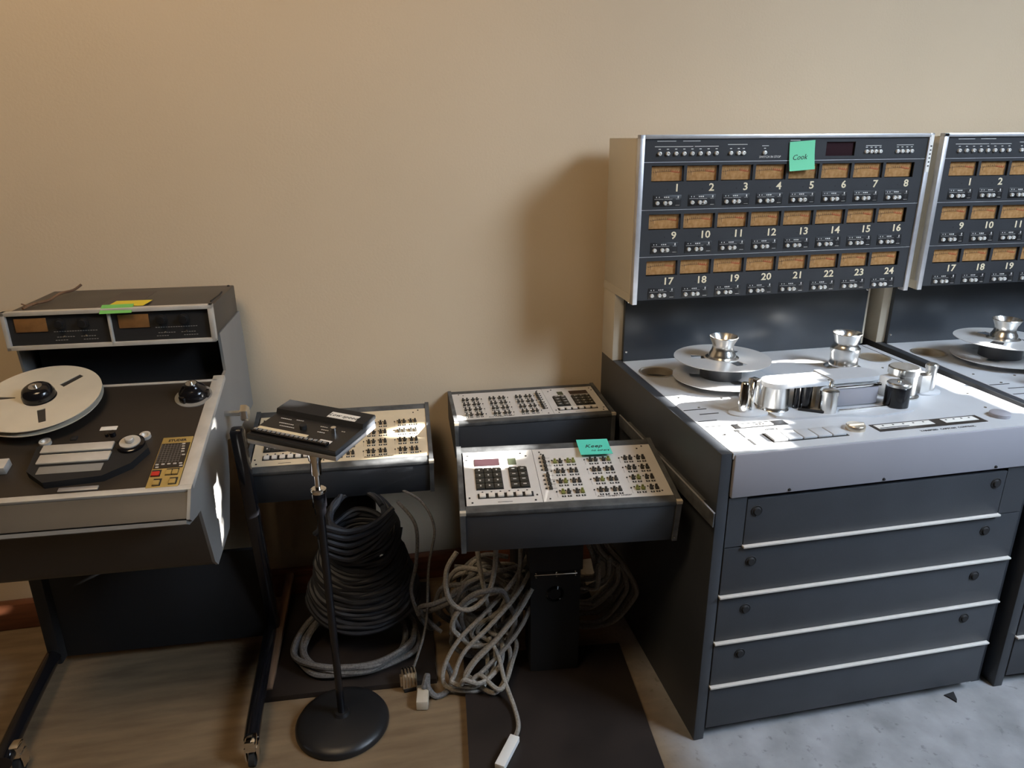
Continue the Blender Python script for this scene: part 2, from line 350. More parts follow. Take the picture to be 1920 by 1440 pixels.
# ------------------------------------------------------------------ multitrack tape machine
def make_multitrack():
    t = empty('tape_machine', (0, 0, 0))
    for x0, x1 in ((0, .028),):
        MB().box(x0, x1, 0, .83, 0, .811, .0025).build('side_panel', 'charcoal', t)
    MB().box(.866, .893, .03, .82, 0, .695, .002).build('side_panel', 'charcoal', t)
    # deck with two round recesses
    vs, fs = plate([(.028, -.002), (.893, -.002), (.893, .706), (.028, .706)], [circ(.090, .583, .050), circ(.818, .570, .045)], .797, .811)
    dk = MB().add(vs, fs)
    dk.build('deck_plate', 'deck', t)
    for cx, cy, r in ((.090, .583, .050), (.818, .570, .045)):
        MB().lathe([(r+.004, .812), (r, .8135), (r-.004, .811), (r-.006, .775), (.001, .773)], (cx, cy, 0), 40, caps=False).build('recess_cup', 'brass', t)
    MB().box(.868, .871, 0, .70, .8108, .8114).build('seam', 'matte_black', t)
    MB().box(.031, .893, -.006, .012, .700, .809, .004).build('front_fascia', 'fascia', t)
    sc = MB()
    for x in (.176, .423, .735): sc.lathe([(.004, 0), (.003, .003), (0, .0035)], (0, 0, 0), 10, FRONT(x, -.006, .708))
    sc.build('screws', 'matte_black', t)
    # lower front: framed access panel and drop panels with bright ledges
    MB().box(.03, .075, .0, .02, .569, .698).build('front_flange', 'charcoal', t); MB().box(.782, .850, .0, .02, .569, .698).build('front_flange', 'charcoal', t)
    zs = [(.577, .690, .077, .780), (.444, .566, .030, .848), (.310, .430, .030, .848), (.177, .296, .030, .848), (.036, .163, .030, .848)]
    for k, (z0, z1, x0, x1) in enumerate(zs):
        p = MB().box(x0, x1, -.001, .018, z0-.006 if k < 4 else z0, z1, .0015).build('front_panel', 'charcoal', t)
        if k < 4:
            for x in (.102, .753):
                zz = (.659, .525, .391, .259)[k]
                MB().lathe([(.0005, .005), (.008, .005), (.0095, .003), (.0105, .001), (.0135, .002), (.0145, 0)], (0, 0, 0), 20, FRONT(x, -.001, zz)).build('latch', 'matte_black', p)
    for z, x0, x1 in ((.568, .075, .782), (.434, .028, .848), (.300, .028, .848), (.167, .028, .848)):
        MB().box(x0, x1, -.010, .010, z-.0015, z+.0035, .0008).build('trim_ledge', 'panel_white', t)
    MB().box(.03, .866, .05, .80, .03, .79).build('cabinet_body', 'matte_black', t)
    MB().box(.028, .868, .706, .722, .811, 1.04, .001).build('back_panel', 'backpanel', t)
    MB().box(-.002+.0, .868+.02, .722, .825, .811, 1.10, .002).build('column', 'beige', t)
    sc = MB()
    for x, z in ((.037, .841), (.862, .841), (.037, 1.0), (.862, 1.0)): sc.lathe([(.004, 0), (.003, .002), (0, .0025)], (0, 0, 0), 10, FRONT(x, .706, z))
    sc.build('screws', 'chrome', t)
    # meter bridge
    MB().box(-.003, .895, .602, .821, 1.035, 1.474, .001).box(-.003, .0095, .5895, .603, 1.035, 1.474).box(.8825, .895, .5895, .603, 1.035, 1.474).box(-.003, .895, .5895, .603, 1.4725, 1.4745).build('bridge_housing', 'beige', t)
    MB().prism([(.577, 1.023), (.64, 1.026), (.821, 1.026), (.821, 1.05), (.577, 1.05)], -.0044, -.0015, 'x').prism([(.577, 1.023), (.64, 1.026), (.821, 1.026), (.821, 1.05), (.577, 1.05)], .8937, .8966, 'x').build('housing_skirt', 'beige', t)
    fr = MB()
    fr.box(-.0044, .0100, .570, .590, 1.023, 1.4825, .001).box(.882, .8966, .570, .590, 1.023, 1.4825, .001).box(-.0044, .8966, .570, .590, 1.472, 1.4825, .001)
    fr.build('bridge_frame', 'alu', t)
    X0, X1 = .010, .882
    bands = [(1.4135, 1.472), (1.2875, 1.4125), (1.1585, 1.2865), (1.0335, 1.1575)]
    px0, pw, pit = .0345, .094, .1029
    def rect(x0, x1, z0, z1): return [(x0, z0), (x1, z0), (x1, z1), (x0, z1)]
    ry = [0, -.129, -.258]
    for k, (z0, z1) in enumerate(bands):
        if k == 0: holes = [rect(.554, .646, 1.423, 1.461)]
        else: holes = [rect(px0+pit*i, px0+pit*i+pw, 1.361+ry[k-1], 1.403+ry[k-1]) for i in range(8)]
        vs, fs = plate(rect(X0, X1, z0, z1), holes, 0, .003)
        rot = Matrix.Translation((0, .578, 0)) @ R(PI/2, 4, 'X')
        mb = MB().add([rot @ v for v in vs], fs)
        mb.build('meter_panel' if k else 'switch_panel', 'faceplate', t)
        if k: MB().box(X0, X1, .5742, .5755, z1-.0012, z1+.0002).build('panel_edge', 'alu', t)
    MB().box(X0, X1, .5915, .599, 1.036, 1.471).build('bridge_back', 'matte_black', t)
    # prototype meter (origin at its centre, 7 mm behind the faceplate)
    proto = None; pk = None; knob = None; jk = None; sq = None
    for row in range(3):
        for i in range(8):
            cx = px0+pit*i+pw/2; cz = 1.382+ry[row]
            if proto is None:
                proto = MB().box(-.0455, .0455, 0, .004, -.0195, .0195).build('meter', 'meter', t)
                s_ = MB()
                pts = [(-.038+.076*k/12, -.0006, .002+.004*math.sin(PI*k/12)) for k in range(9)]
                s_.tube(pts, .0005, 4)
                for k in range(9): s_.box(pts[k][0]-.0004, pts[k][0]+.0004, -.0006, 0, pts[k][2], pts[k][2]+(.006 if k % 2 else .004))
                s_.box(-.030, -.0292, -.0006, 0, -.006, .006)
                proto_s = s_.build('scale', 'meter_brown', proto)
                s_ = MB()
                pts = [(-.038+.076*k/12, -.0006, .002+.004*math.sin(PI*k/12)) for k in range(8, 13)]
                s_.tube(pts, .0009, 4)
                for p in pts: s_.box(p[0]-.0006, p[0]+.0006, -.0006, 0, p[2], p[2]+.005)
                proto_r = s_.build('red_scale', 'meter_red', proto)
                proto.location = (cx, .585, cz)
            else:
                c = inst(proto, (cx, .585, cz), t)
                for s in (proto_s, proto_r): inst(s, (0, 0, 0), c)
            num = row*8+i+1
            vs, fs = text_mesh(str(num), .0285, FRONT(px0+pit*i+pw-.006-.0035, .5748, 1.3435+ry[row]) @ Matrix.Diagonal((1.15, 1, 1, 1)), 'RIGHT', bold=.0005)
            MB().add(vs, fs).build('channel_number', 'cream', t)
            lx = px0+pit*i
            if pk is None:
                pk = MB().box(.0, .082, -.0012, 0, -.0155, .0155, .0004).build('channel_switch_plate', 'black', t)
                g = MB()
                for a, b in ((.008, .010), (.016, .018), (.031, .034), (.036, .040), (.042, .046)): g.box(a, b, -.0016, -.0010, .0085, .0115)
                g.box(.003, .030, -.0016, -.0010, .0045, .0051).box(.032, .056, -.0016, -.0010, .0045, .0051)
                g.box(.071, .074, -.0016, -.0010, .007, .013).box(.034, .050, -.0016, -.0010, -.0120, -.0114).box(.066, .078, -.0016, -.0010, -.0125, -.0118).box(.066, .076, -.0016, -.0010, .0045, .0051)
                pkp = g.build('legend', 'print', pk)
                pk.location = (lx+.009, .5750, 1.310+ry[row])
                jk = MB().box(-.004, .004, -.0005, .0, -.0045, .0045).build('jack_socket', 'matte_black', pk); jk.location = (.071, -.0012, -.004)
                knob = MB().lathe([(.0001, .0045), (.0026, .0045), (.0028, .0065), (.0048, .0062), (.0054, .0045), (.0054, 0)], (0, 0, 0), 12, R(PI/2, 4, 'X')).build('switch_button', 'button', pk)
                knob.location = (.0115, -.0012, -.0055)
                kids = [inst(knob, (.0345, -.0012, -.0055), pk), inst(knob, (.0490, -.0012, -.0055), pk)]
                pks = [pkp, jk, knob]+kids
            else:
                c = inst(pk, (lx+.009, .5750, 1.310+ry[row]), t)
                for s in pks: inst(s, s.location.copy(), c)
            MB().lathe([(.0022, 0), (.0001, -.0002)], (0, 0, 0), 8, FRONT(lx+.049, .5747, 1.340+ry[row])).build('lamp_hole', 'matte_black', t)
    xs = [.054+.0236*i for i in range(8)]+[.262, .285, .300, .364, .683, .698, .712, .727, .784, .799, .815, .830]
    for i, x in enumerate(xs):
        k = knob.copy(); C.objects.link(k); k.parent = t; k.location = (x, .5750, 1.434)
    g = MB()
    for x in xs: g.box(x-.003, x+.003, .5745, .5751, 1.4445, 1.4465)
    for a, b, z in ((.046, .100, 1.466), (.120, .170, 1.466), (.040, .150, 1.452), (.155, .225, 1.452), (.252, .310, 1.456), (.355, .375, 1.452), (.68, .73, 1.450), (.78, .835, 1.451), (.44, .47, 1.466)):
        g.box(a, b, .5745, .5751, z-.0007, z+.0007)
    vs, fs = text_mesh('SWITCH IN STOP', .0085, FRONT(.382, .5747, 1.4225)); g.add(vs, fs)
    g.build('printed_legend', 'print', t)
    MB().box(.554, .646, .581, .584, 1.423, 1.461).build('counter_display', 'display', t)
    # strip label on the right-hand frame
    lb = MB().box(.884, .8945, .5688, .5700, 1.375, 1.478).build('name_label', 'white', t)
    g = MB()
    for k in range(6): g.box(.887, .892, .5684, .5689, 1.39+.011*k, 1.394+.011*k)
    g.build('label_marks', 'ink', lb)
    # take-up hub, tall
    prof = [(.054, 0), (.054, .004), (.047, .008), (.041, .010), (.041, .018), (.0395, .020), (.0395, .048), (.042, .052), (.042, .064), (.036, .070), (.033, .078), (.034, .084), (.042, .108), (.0405, .110), (.034, .106), (.028, .088), (.001, .086)]
    MB().lathe(prof, (.655, .500, .811), 48).build('takeup_hub', 'satin', t)
    # supply hub clamp
    prof = [(.046, -.05), (.046, .0), (.038, .004), (.036, .012), (.031, .020), (.029, .030), (.030, .038), (.040, .058), (.0385, .060), (.030, .050), (.020, .030), (.001, .028)]
    MB().lathe(prof, (.228, .455, .888), 48).build('hub_clamp', 'satin', t)
    # left guide posts
    MB().lathe([(.001, 0), (.056, 0), (.056, .003), (.050, .006), (.001, .006)], (.190, .222, .811), 36, sy=.62).build('guide_base', 'deck', t)
    MB().lathe([(.013, 0), (.014, .001), (.0105, .073), (.008, .076), (.0001, .076)], (.172, .222, .817), 28).build('guide_post', 'chrome', t)
    MB().box(-.011, .011, -.011, .011, 0, .082, .003, Matrix.Translation((.202, .232, .817)) @ R(.35, 4, 'Z')).build('guide_post', 'chrome', t)
    # head block
    H = Matrix.Translation((0, 0, .811))
    MB(H).prism([(.235, .17), (.27, .15), (.40, .145), (.48, .12), (.60, .135), (.63, .20), (.62, .34), (.30, .35), (.24, .31), (.225, .24)], 0, .006).build('head_base', 'deck', t)
    MB(H).lathe([(.038, .006), (.0355, .010), (.0345, .016), (.0345, .066), (.036, .068)], (.260, .226, 0), 40).build('head_drum', 'satin', t)
    cap = [(.260+.037*math.cos(a), .227+.037*math.sin(a)) for a in [PI/2+PI*k/14 for k in range(15)]]+[(.385, .190), (.400, .202), (.425, .202), (.425, .264)]
    MB(H).prism(cap, .068, .080).build('head_cover', 'deck', t)
    blk = [(.398, .192), (.515, .192)]+[(.515+.036*math.cos(a), .234+.042*math.sin(a)) for a in [-PI/2+PI*k/12 for k in range(13)]]+[(.398, .276)]
    MB(H).prism(blk, .006, .066).prism([(x, y+(0.006 if y < .22 else 0)) for x, y in blk], .066, .070).prism(blk, .070, .082).build('head_housing', 'deck', t)
    MB(H).box(.402, .530, .187, .193, .010, .058, .002).build('head_shield', 'fascia', t)
    MB(H).box(.402, .535, .184, .193, .059, .066, .001).build('shield_rail', 'chrome', t)
    MB(H).box(.405, .560, .160, .166, .006, .012, .001).build('tape_rail', 'chrome', t)
    MB(H).cyl((.312, .212, .006), .007, .060, 16).cyl((.335, .205, .006), .014, .061, 24).build('idler', 'gloss_black', t)
    MB(H).box(.352, .364, .204, .225, .006, .067, .001).build('tape_guide', 'brass', t)
    MB(H).box(-.030, .030, -.004, .004, .006, .012, .001, Matrix.Translation((.335, .178, 0)) @ R(-.6, 4, 'Z')).build('lever', 'matte_black', t)
    MB(H).lathe([(.022, .004), (.022, .052), (.024, .053), (.024, .063), (.019, .067), (.012, .069), (.0001, .069)], (.377, .172, 0), 32).build('capstan_roller', 'satin', t)
    MB(H).cyl((.395, .197, .006), .009, .074, 20).build('capstan_shaft', 'satin', t)
    pr = MB(H).lathe([(.028, .002), (.030, .004), (.030, .058), (.028, .060)], (.575, .172, 0), 40).build('pinch_roller', 'gloss_black', t)
    MB(H).lathe([(.029, .060), (.029, .067), (.026, .070), (.006, .071), (.005, .073), (.0001, .073)], (.575, .172, 0), 40).build('roller_cap', 'satin', pr)
    MB(H).lathe([(.046, 0), (.046, .004), (.037, .008), (.036, .010), (.036, .062), (.039, .064), (.039, .080), (.036, .083), (.0001, .083)], (.650, .248, 0), 44).build('timer_roller', 'satin', t)
    MB(H).box(.590, .640, .225, .262, .004, .060, .003).build('arm_block', 'deck', t)
    ar = MB(H).lathe([(.001, 0), (.045, 0), (.045, .004), (.040, .007), (.001, .007)], (.735, .262, 0), 32, sy=.8).build('tension_arm', 'deck', t)
    MB(H @ Matrix.Translation((.745, .258, .006))).lathe([(.015, 0), (.0145, .062), (.016, .063), (.016, .072), (.013, .075), (.0001, .075)], (0, 0, 0), 28).build('arm_post', 'satin', ar)
    MB(H).prism([(.70, .235), (.728, .235), (.728, .262), (.708, .262)], .007, .055).build('arm_bracket', 'satin', ar)
    # front controls
    lp = MB(H).box(.104, .242, .126, .154, .0002, .0014).build('label_plate', 'black', t)
    g = MB(H).box(.118, .205, .131, .148, .0014, .0019); g.build('label_insert', 'white', lp)
    vs, fs = text_mesh('TIMER', .012, Matrix.Translation((.17, .139, .8132))); MB().add(vs, fs).build('label_writing', 'ink', lp)
    vs, fs = text_mesh('(SYNC)', .010, Matrix.Translation((.185, .108, .8115))); MB().add(vs, fs).build('deck_print', 'ink', t)
    MB(H).box(.148, .343, .033, .088, .0001, .0008).build('button_well', 'ink', t)
    b0 = None
    for k in range(5):
        x = .151+.038*k
        if b0 is None: b0 = MB().box(0, .035, 0, .046, 0, .006, .0015).build('push_button', 'deck', t); b0.location = (x, .037, .811)
        else: inst(b0, (x, .037, .811), t)
    MB(H).lathe([(.0225, 0), (.0225, .010), (.021, .012), (.0001, .012)], (.382, .066, 0), 28).box(.362, .402, .0635, .0685, .011, .0145).build('selector_knob', 'brass', t)
    MB(H).box(.428, .729, .037, .079, .0001, .0012).build('display_strip', 'brown_black', t)
    for xa, xb in ((.436, .590), (.622, .715)): MB(H).box(xa, xb, .050, .073, .0012, .0018).build('strip_label', 'white', t)
    g = MB(H)
    for k in range(5): g.box(.455+.028*k, .459+.028*k, .064, .068, .0018, .0024)
    for k in range(4): g.box(.632+.022*k, .636+.022*k, .064, .068, .0018, .0024)
    g.box(.44, .52, .052, .055, .0018, .0022); g.build('strip_marks', 'ink', t)
    vs, fs = text_mesh('VARISPEED  CAPSTAN  CONTROL', .010, Matrix.Translation((.60, .020, .8113))); MB().add(vs, fs).build('deck_print', 'ink', t)
    MB(H).lathe([(.0235, 0), (.0235, .009), (.021, .011), (.0001, .011)], (.786, .062, 0), 32).build('round_knob', 'fascia', t)
    g = MB(H)
    for y, a, b in ((.266, .032, .095), (.232, .060, .112), (.188, .035, .085), (.152, .035, .085)): g.box(a, b, y, y+.004, .0001, .0006)
    g.box(.094, .106, .110, .122, .0001, .0008).box(.098, .101, .075, .112, .0001, .0006).box(.098, .104, .030, .066, .0001, .0006)
    g.build('deck_slots', 'ink', t)
    g = MB(H)
    for x, y in ((.06, .36), (.08, .28), (.17, .33), (.06, .10), (.77, .47), (.80, .33), (.84, .22), (.80, .12), (.77, .30), (.46, .64), (.52, .29), (.48, .30)): g.lathe([(.004, 0), (.0035, .0015), (.0001, .002)], (x, y, .0), 10)
    g.build('screws', 'satin', t)
    # support rail on the left flank
    return t

def dup(root, loc, rz):
    r = root.copy(); C.objects.link(r); r.location = loc; r.rotation_euler = (0, 0, rz)
    for ch in list(root.children):
        c = ch.copy(); C.objects.link(c); c.parent = r
        for g in ch.children:
            d = g.copy(); C.objects.link(d); d.parent = c
    return r

m1 = make_multitrack()
tag(m1, 'large charcoal multitrack tape machine with meter bridge, in full view beside the control stands', 'tape machine', 'multitrack tape machines')
m2 = dup(m1, (.912, .0, 0), -.040)
tag(m2, 'large charcoal multitrack tape machine cut off by the right edge of the photo', 'tape machine', 'multitrack tape machines')
# the angle rail is on the near machine only
MB().box(-.021, -.018, -.028, .585, .646, .681, .0006).box(-.020, .0, .05, .55, .668, .672).build('side_rail', 'charcoal_edge', m1)
MB().box(-.0215, -.0175, -.0285, .586, .681, .6825).build('rail_edge', 'alu', m1)

def make_reel(name, fm, n_win, thick, core_r, core_m, gap, wins='small', top_z=None):
    r = empty(name, (0, 0, 0))
    def wedge(a0, r0, r1, w0, w1):
        pts = []
        for k in range(5): a = a0-w0+2*w0*k/4; pts.append((r0*math.cos(a), r0*math.sin(a)))
        for k in range(5): a = a0+w1-2*w1*k/4; pts.append((r1*math.cos(a), r1*math.sin(a)))
        return pts
    if wins == 'small': holes = [wedge(a0+2*PI*k/3, .050, .086, .30, .22) for k in range(3) for a0 in (.75,)]
    else: holes = [wedge(a0, .055, .108, .03 if a0 > 3 else .16, .07) for a0 in (PI+.12, -1.05, 1.05)]
    for z in (0, gap):
        vs, fs = plate(circ(0, 0, .1335, 96), [circ(0, 0, .046 if wins == 'small' else .0365)]+holes, z, z+.0016)
        MB().add(vs, fs).build('flange', fm, r)
    MB().lathe([(.047 if wins == 'small' else .0375, .0017), (core_r, .0017), (core_r, gap-.0001), (.047 if wins == 'small' else .0375, gap-.0001)], (0, 0, 0), 64).build('core', core_m, r)
    return r
reel = make_reel('tape_reel', 'reelmetal', 3, .0016, .058, 'charcoal', .055)
reel.location = (.228, .455, .8295)
tag(reel, 'empty wide metal tape reel lying on the nearer large machine', 'tape reel', 'wide metal reels')
c, s = math.cos(-.040), math.sin(-.040)
reel2 = dup(reel, (.912+.228*c-.455*s, .228*s+.455*c, .8295), -.040+.9)
tag(reel2, 'empty wide metal tape reel on the machine at the right edge', 'tape reel', 'wide metal reels')

# ------------------------------------------------------------------ two-track machine on its trolley
a8 = empty('tape_recorder', (-1.15, .182, 0), -.046, 'two-track tape recorder with tilted dark deck on a black trolley at the left edge', 'tape recorder')
K = tilt(.765, .2929)
Wd = .4825
side = [(-.006, .765), (.405, .890), (.43, .895), (.42, 1.0), (.674, 1.0), (.690, .93), (.698, .70), (.45, .70), (.343, .73), (.308, .631), (.241, .526), (.10, .508), (.078, .53), (.035, .69), (-.03, .70), (-.046, .713)]
body = [(-.006, .757), (.405, .880), (.40, .74), (.343, .72), (.308, .631), (.241, .526), (.10, .510), (.078, .53), (.035, .69), (-.03, .702), (-.045, .715)]
MB().prism(body, -Wd, -.003, 'x').build('body', 'housing810', a8)
MB().prism(side, -.003, .004, 'x').build('side_cheek', 'cheek', a8)
MB().prism(side, -Wd-.006, -Wd, 'x').build('side_cheek', 'cheek', a8)
MB().prism([(-.047, .7125), (-.030, .701), (.035, .6895), (.034, .680), (-.030, .692), (-.05, .7045)], -Wd, -.003, 'x').build('front_lip', 'cheek', a8)
MB().box(-.46, -.02, .47, .66, .70, 1.0).box(-.46, -.02, .40, .48, .76, .862).build('back_column', 'matte_black', a8)
# deck
K2 = K
fr = MB(K2).box(-Wd, .004, -.006, .010, -.006, .002, .001).box(-.024, .005, .008, .425, -.012, .003, .002).box(-Wd, -.47, .008, .405, -.006, .002, .001).box(-Wd, -.01, .400, .408, -.004, .003, .001)
fr.build('deck_frame', 'frame810', a8)
MB(K2).box(-.47, -.024, .010, .400, -.004, .0005).build('deck_plate', 'brown_black', a8)
MB(K2).lathe([(.046, 0), (.046, .002), (.040, .003)], (-.055, .338, .0005), 40).build('turntable_ring', 'cheek', a8)
h = MB(K2).lathe([(.034, .001), (.034, .018), (.030, .024), (.024, .030), (.018, .034), (.016, .040), (.0001, .040)], (-.055, .338, 0), 36)
for k in range(3):
    an = .4+2*PI*k/3; h.box(-.009, .009, .020, .039, .002, .020, .003, Matrix.Translation((-.055, .338, 0)) @ R(an, 4, 'Z'))
hb = h.build('reel_hub', 'gloss_black', a8)
MB(K2).lathe([(.013, .0402), (.013, .042), (.0045, .042), (.0045, .047), (.0001, .048)], (-.055, .338, 0), 24).build('hub_disc', 'satin', hb)
h = MB(K2).lathe([(.036, .0), (.036, .052), (.031, .066), (.023, .072), (.0001, .072)], (-.395, .314, 0), 36)
hb = h.build('reel_hub', 'gloss_black', a8)
MB(K2).lathe([(.0145, .0722), (.0145, .074), (.0045, .074), (.0045, .079), (.0001, .080)], (-.395, .314, 0), 24).build('hub_disc', 'satin', hb)
MB(K2).box(-.245, -.208, .220, .234, .0005, .0012).build('paper_label', 'white', a8)
for x, y in ((-.349, .183), (-.134, .184)):
    MB(K2).lathe([(.001, .0035), (.004, .003), (.008, .009), (.0125, .0095), (.0125, .001)], (x, y, 0), 24).build('tape_guide', 'frame810', a8)
MB(K2).cyl((-.209, .198, .0005), .007, .012, 16).cyl((-.222, .197, .0005), .004, .008, 12).build('tape_sensor', 'gloss_black', a8)
MB(K2).box(-.300, -.286, .189, .203, .0005, .004, .001).build('tape_sensor', 'matte_black', a8)
# head cover: two brushed bars and a dark step in front
hc = MB(K2).prism([(-.352, .155), (-.180, .155), (-.13, .165), (-.110, .125), (-.135, .075), (-.185, .040), (-.30, .030), (-.345, .070)], .0005, .018).build('head_cover', 'matte_black', a8)
MB(K2).box(-.336, -.186, .124, .150, .018, .024, .002).box(-.332, -.184, .087, .117, .018, .024, .002).build('cover_bar', 'frame810', hc)
MB(K2).box(-.325, -.190, .056, .084, .0005, .0185, .003).build('cover_step', 'cheek', hc)
MB(K2).box(-.270, -.190, .014, .026, .0005, .004, .001).build('front_strip', 'alu', hc)
pc = MB(K2).lathe([(.030, .018), (.030, .024), (.027, .026), (.0001, .026)], (-.150, .138, 0), 32).build('pinch_wheel', 'gloss_black', a8)
MB(K2).lathe([(.022, .0262), (.022, .029), (.0001, .029)], (-.150, .138, 0), 24).cyl((-.150, .138, .029), .0095, .010, 20, bev=.002).build('wheel_cap', 'frame810', pc)
MB(K2).box(-.425, -.395, .085, .118, .0005, .020, .002).build('cover_bar', 'frame810', a8)
# gold control panel
gp = MB(K2).box(-.092, -.025, .006, .175, .0005, .003, .001).build('control_panel', 'gold', a8)
MB(K2).box(-.090, -.0275, .066, .152, .003, .0036).build('key_matrix', 'brown_black', gp)
g = MB(K2)
for k in range(9): g.box(-.089, -.040, .089+.0068*k, .0895+.0068*k, .0036, .0039)
for k in range(8): g.box(-.0885+.0068*k, -.088+.0068*k, .084, .150, .0036, .0039)
g.build('grid_lines', 'cheek', gp)
for x, y in [(-.084+.0125*k, .079) for k in range(5)]+[(-.041, .147), (-.040, .138), (-.039, .129), (-.038, .120), (-.034, .108), (-.082, .070), (-.032, .071)]:
    MB(K2).box(x-.0035, x+.0035, y-.002, y+.002, .0036, .0052, .0005).build('small_key', 'frame810', gp)
MB(K2).box(-.090, -.070, .040, .062, .003, .0036).box(-.060, -.033, .042, .064, .003, .0036).box(-.080, -.063, .010, .033, .003, .0036).box(-.047, -.030, .012, .034, .003, .0036).build('key_well', 'ink', gp)
MB(K2).box(-.088, -.072, .041, .054, .0036, .0075, .001).build('record_key', 'red', gp)
for x0, y0 in ((-.0590, .043), (-.0455, .043), (-.0785, .011), (-.0455, .013)):
    MB(K2).box(x0, x0+.012+(.001 if y0 < .03 else 0), y0, y0+.014, .0036, .0075, .001).build('transport_key', 'gold', gp)
vs, fs = text_mesh('STUDER', .011, K2 @ Matrix.Translation((-.058, .162, .0032)), bold=.0003); MB().add(vs, fs).build('name_print', 'ink', gp)
# meter bridge
MB().box(-.4825, .0, .398, .672, .992, 1.078, .003).build('bridge_housing', 'housing810', a8)
fr = MB().box(-.487, .003, .380, .399, 1.074, 1.084, .001).box(-.487, .003, .380, .399, .988, .998, .001).box(-.487, -.477, .380, .399, .988, 1.084, .001).box(-.008, .003, .380, .399, .988, 1.084, .001).box(-.246, -.240, .380, .399, .99, 1.08, .001)
fr.build('bridge_frame', 'frame810', a8)
for x0 in (-.477, -.240):
    w_ = .231 if x0 < -.3 else .232
    p = MB().box(x0, x0+w_, .389, .397, .998, 1.074).build('meter_module', 'matte_black', a8)
    MB().box(x0+.016, x0+.088, .386, .3889, 1.032, 1.066, .0008).build('meter', 'meter_dim', p)
    for k in range(2):
        MB().lathe([(.013, 0), (.013, .004), (.009, .005), (.009, .014), (.0001, .015)], (0, 0, 0), 24, FRONT(x0+.118+.053*k, .389, 1.050)).build('knob', 'black', p)
        MB().lathe([(.003, 0), (.0025, .004), (.0001, .005)], (0, 0, 0), 10, FRONT(x0+.124+.050*k, .389, 1.019)).build('toggle', 'satin', p)
    g = MB()
    for a, b, z in ((.105, .15, 1.016), (.16, .20, 1.016), (.10, .135, 1.008), (.165, .205, 1.008), (.10, .205, 1.030)):
        n = int((b-a)/.006)
        for k in range(n): g.box(x0+a+.006*k, x0+a+.006*k+.004, .3885, .3892, z-.0008, z+.0008)
    g.build('legend', 'cheek', p)
MB().box(-.285, -.195, .402, .62, 1.078, 1.0786).build('worn_patch', 'ptape', a8)
g = MB()
for x, y in ((-.470, .41), (-.012, .415), (-.012, .655), (-.03, .40)): g.lathe([(.004, 0), (.003, .003), (.0001, .004)], (x, y, 1.078), 10)
g.tube([(-.012, .44, 1.081), (-.004, .50, 1.084), (-.010, .56, 1.081)], .002, 5)
g.build('screws', 'matte_black', a8)
MB().tube(smooth_path([(-.455, .43, 1.082), (-.445, .46, 1.086), (-.43, .52, 1.084), (-.42, .56, 1.092), (-.41, .62, 1.089), (-.395, .64, 1.10)], 4), .0035, 6).tube(smooth_path([(-.475, .47, 1.086), (-.45, .455, 1.083), (-.43, .46, 1.09)], 4), .0018, 5).build('torn_sealant', 'wood', a8)
# trolley
up1 = MB().box(.015, .050, .335, .37, .0, .775, .008, Matrix.Translation((0, .10, 0)) @ Matrix.Translation((0, .36, .06)) @ R(.165, 4, 'X') @ Matrix.Translation((0, -.36, -.06)))
up1.build('trolley_upright', 'gloss_black', a8)
MB().box(-.595, -.56, .41, .47, .03, .74, .006).build('trolley_upright', 'matte_black', a8)
MB().box(-.562, .016, .445, .462, .03, .335, .002).build('trolley_panel', 'matte_black', a8)
MB().tube(smooth_path([(.022, .46, .05), (.026, .40, .06), (.038, .12, .066), (.044, .0, .062)], 6), .019, 14).build('trolley_foot', 'gloss_black', a8)
MB().tube(smooth_path([(-.585, .46, .05), (-.58, .40, .06), (-.55, .13, .066), (-.535, .02, .062)], 6), .021, 14).build('trolley_foot', 'gloss_black', a8)
for x, y in ((.046, -.015), (-.520, .06)):
    cs = MB().box(x-.014, x+.014, y-.018, y+.018, .048, .082, .006).box(x-.016, x-.012, y-.014, y+.014, .02, .06, .001).box(x+.012, x+.016, y-.014, y+.014, .02, .06, .001).build('caster', 'chrome', a8)
    MB().lathe([(.014, 0), (.022, .002), (.022, .016), (.014, .018)], (0, 0, 0), 24, Matrix.Translation((x-.009, y-.002, .0221)) @ R(PI/2, 4, 'Y')).build('caster_wheel', 'rubber', cs)
KP = Matrix.Translation((.004, .352, .800)) @ R(PI/2, 4, 'Y')
MB().lathe([(.008, 0), (.008, .040), (.011, .041), (.0225, .042), (.0225, .056), (.019, .060), (.0001, .060)], (0, 0, 0), 6, KP, smooth=False).build('pivot_knob', 'satin', a8)
# its reel
rl = make_reel('tape_reel', 'reelwarm', 3, .0016, .118, 'tape', .0135, 'slots')
o = Matrix.Translation((-1.15, .182, 0)) @ R(-.046, 4, 'Z') @ K @ Matrix.Translation((-.3926, .3116, .0285)) @ R(-.15, 4, 'Z')
rl.matrix_world = o
tag(rl, 'cream metal reel of brown tape on the two-track recorder, cut off by the left edge', 'tape reel')

